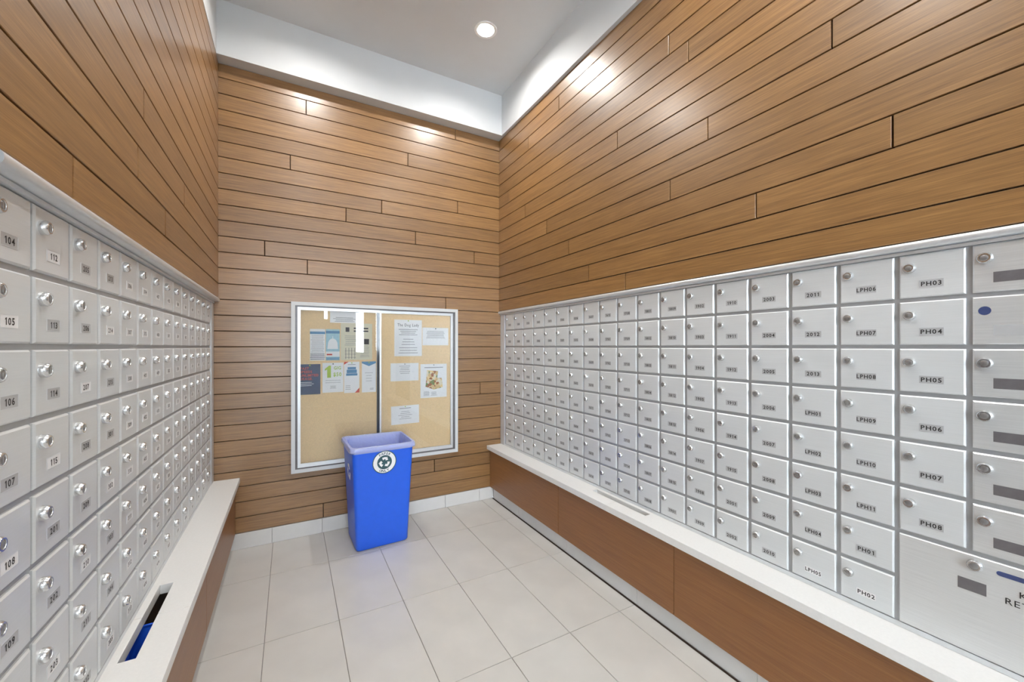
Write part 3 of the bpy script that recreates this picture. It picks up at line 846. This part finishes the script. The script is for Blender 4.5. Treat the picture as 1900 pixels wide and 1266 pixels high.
rings = [quad_ring(base, 0.004, 0.03, inset=0.004), quad_ring(mixc(0.01), 0.012, 0.03)]
for u in (0.25, 0.5, 0.75, 1.0): rings.append(quad_ring(mixc(u), 0.012 + u * 0.650, 0.032))
rings += [quad_ring(mixc(1.0), 0.664, 0.032, inset=0.006), quad_ring(mixc(0.7), 0.45, 0.03, inset=0.012), quad_ring(base, 0.02, 0.03, inset=0.012)]
MB().loft(rings).build('body', 'bin', t, smooth=True)
rimr = [quad_ring(mixc(1.0), 0.650, 0.034, inset=-0.002), quad_ring(mixc(1.0), 0.650, 0.036, inset=-0.010), quad_ring(mixc(1.0), 0.668, 0.036, inset=-0.010), quad_ring(mixc(1.0), 0.668, 0.034, inset=0.004)]
MB().loft(rimr, False, False).build('rim', 'bin', t, smooth=True)
def wob(ring, amp, zamp):
    o_ = []
    for (a, b, c) in ring:
        o_.append((a + random.uniform(-amp, amp), b + random.uniform(-amp, amp), c + random.uniform(-zamp, zamp)))
    return o_
lr = [wob(quad_ring(mixc(1.0), 0.644, 0.04, n=10, inset=-0.0125), 0.0012, 0.0025), wob(quad_ring(mixc(1.0), 0.652, 0.04, n=10, inset=-0.0160), 0.0012, 0.001),
      wob(quad_ring(mixc(1.0), 0.662, 0.04, n=10, inset=-0.0150), 0.0012, 0.001), wob(quad_ring(mixc(1.0), 0.676, 0.04, n=10, inset=-0.010), 0.001, 0.001),
      wob(quad_ring(mixc(1.0), 0.677, 0.035, n=10, inset=0.004), 0.001, 0.001), wob(quad_ring(mixc(1.0), 0.655, 0.03, n=10, inset=0.013), 0.002, 0.001),
      wob(quad_ring(mixc(0.8), 0.54, 0.03, n=10, inset=0.020), 0.004, 0.004), wob(quad_ring(mixc(0.5), 0.36, 0.03, n=10, inset=0.022), 0.004, 0.004)]
MB().loft(lr, False, True).build('liner', 'liner', t, smooth=True)

# round emblem on the front face (local frame of the sloping face)
def face_frame(p0, p1, q0, q1):
    """bottom-left p0, bottom-right p1, top-left q0, top-right q1 -> matrix with local x right, z up, -y outwards"""
    ux = ((p1 - p0) + (q1 - q0)).normalized()
    uz = ((q0 - p0) + (q1 - p1)); uz = (uz - ux * uz.dot(ux)).normalized()
    uy = uz.cross(ux)
    return ux, uy, uz
def V3(c, z): return Vector((c[0] - 0.525, c[1] - 2.84, z))
def place_on(o, face, fx, zz, off=0.0015):
    (b0, b1, t0, t1) = face
    u = (zz - 0.012) / 0.650
    l = V3(b0, 0.012).lerp(V3(t0, 0.662), u); r = V3(b1, 0.012).lerp(V3(t1, 0.662), u)
    ux, uy, uz = face_frame(V3(b0, 0.012), V3(b1, 0.012), V3(t0, 0.662), V3(t1, 0.662))
    p = l.lerp(r, fx) - uy * off
    o.matrix_local = Matrix(((ux.x, uy.x, uz.x, p.x), (ux.y, uy.y, uz.y, p.y), (ux.z, uy.z, uz.z, p.z), (0, 0, 0, 1)))
FRONT = (base[0], base[1], top[0], top[1])
LEFT = (base[3], base[0], top[3], top[0])
def recycle(mb, R, wd, y0, y1):
    """three bent arrows chasing round a triangle"""
    for k in range(3):
        a = PI / 2 + k * 2 * PI / 3
        def pt(rr, aa): return (rr * math.cos(a + aa), rr * math.sin(a + aa))
        P = [pt(R + wd, 0.50), pt(R + wd * 0.9, 0.0), pt(R + wd, -0.35), pt(R - wd, -0.60), pt(R - wd * 0.6, 0.0), pt(R - wd * 1.0, 0.62)]
        mb.prism(P, 'y', y0, y1)
        H = [pt(R + wd * 1.5, -0.40), pt(R - wd * 0.1, -1.02), pt(R - wd * 1.7, -0.48)]
        mb.prism(H, 'y', y0, y1)
    return mb
st = MB().lathe([(0.075, 0.0), (0.075, -0.001)], 0, 0, 40).build('sticker', 'teal', t)
place_on(st, FRONT, 0.505, 0.566)
MB().lathe([(0.070, -0.001), (0.070, -0.0014)], 0, 0, 40).build('white_ring', 'paper', st)
mb = MB().lathe([(0.046, -0.0014), (0.046, -0.0018)], 0, 0, 36)
mb.build('dark_disc', 'teal', st)
mb = MB(); recycle(mb, 0.026, 0.0085, -0.0023, -0.0018); mb.build('recycling_arrows', 'paper', st)
mb = MB(); text_arc(mb, 'PAPER', 0, 0, 0.0575, 0.0155, -0.0017, PI / 2, True, True, 0.27); text_arc(mb, 'ONLY', 0, 0, 0.0575, 0.0155, -0.0017, -PI / 2, False, True, 0.27)
mb.build('lettering', 'teal', st, fix=False)
mb = MB(); recycle(mb, 0.042, 0.011, -0.0008, 0.0)
em = mb.build('recycling_emblem', 'paper', t)
place_on(em, LEFT, 0.55, 0.49, 0.0008)

# ------------------------------------------------------------------ recessed ceiling lamps; the lobby ones are added for fill
def downlight(x, y, label):
    t = thing('recessed_light', label, 'ceiling light', (x, y, ZC), 0, 'recessed ceiling lights')
    MB().lathe_z([(0.076, 0.0), (0.076, -0.003), (0.066, -0.005), (0.056, -0.003), (0.055, 0.0), (0.054, 0.020)]).build('trim_ring', 'lamp_ring', t, smooth=True)
    MB().lathe_z([(0.0545, 0.020), (0.045, 0.017), (0.025, 0.015), (0.002, 0.0145)]).build('lens', 'lens', t, smooth=True)
LL = ['round recessed ceiling light near the back right corner', 'round recessed ceiling light near the back left corner',
      'round recessed ceiling light above the right parcel lockers', 'round recessed ceiling light directly above the camera',
      'added round lobby fill light, left, nearest the mail room', 'added round lobby fill light, middle, nearest the mail room', 'added round lobby fill light, right, nearest the mail room',
      'added round lobby fill light, left, by the lobby windows', 'added round lobby fill light, middle, by the lobby windows', 'added round lobby fill light, right, by the lobby windows']
for (x, y), lab in zip(LAMPS, LL):
    downlight(x, y, lab)
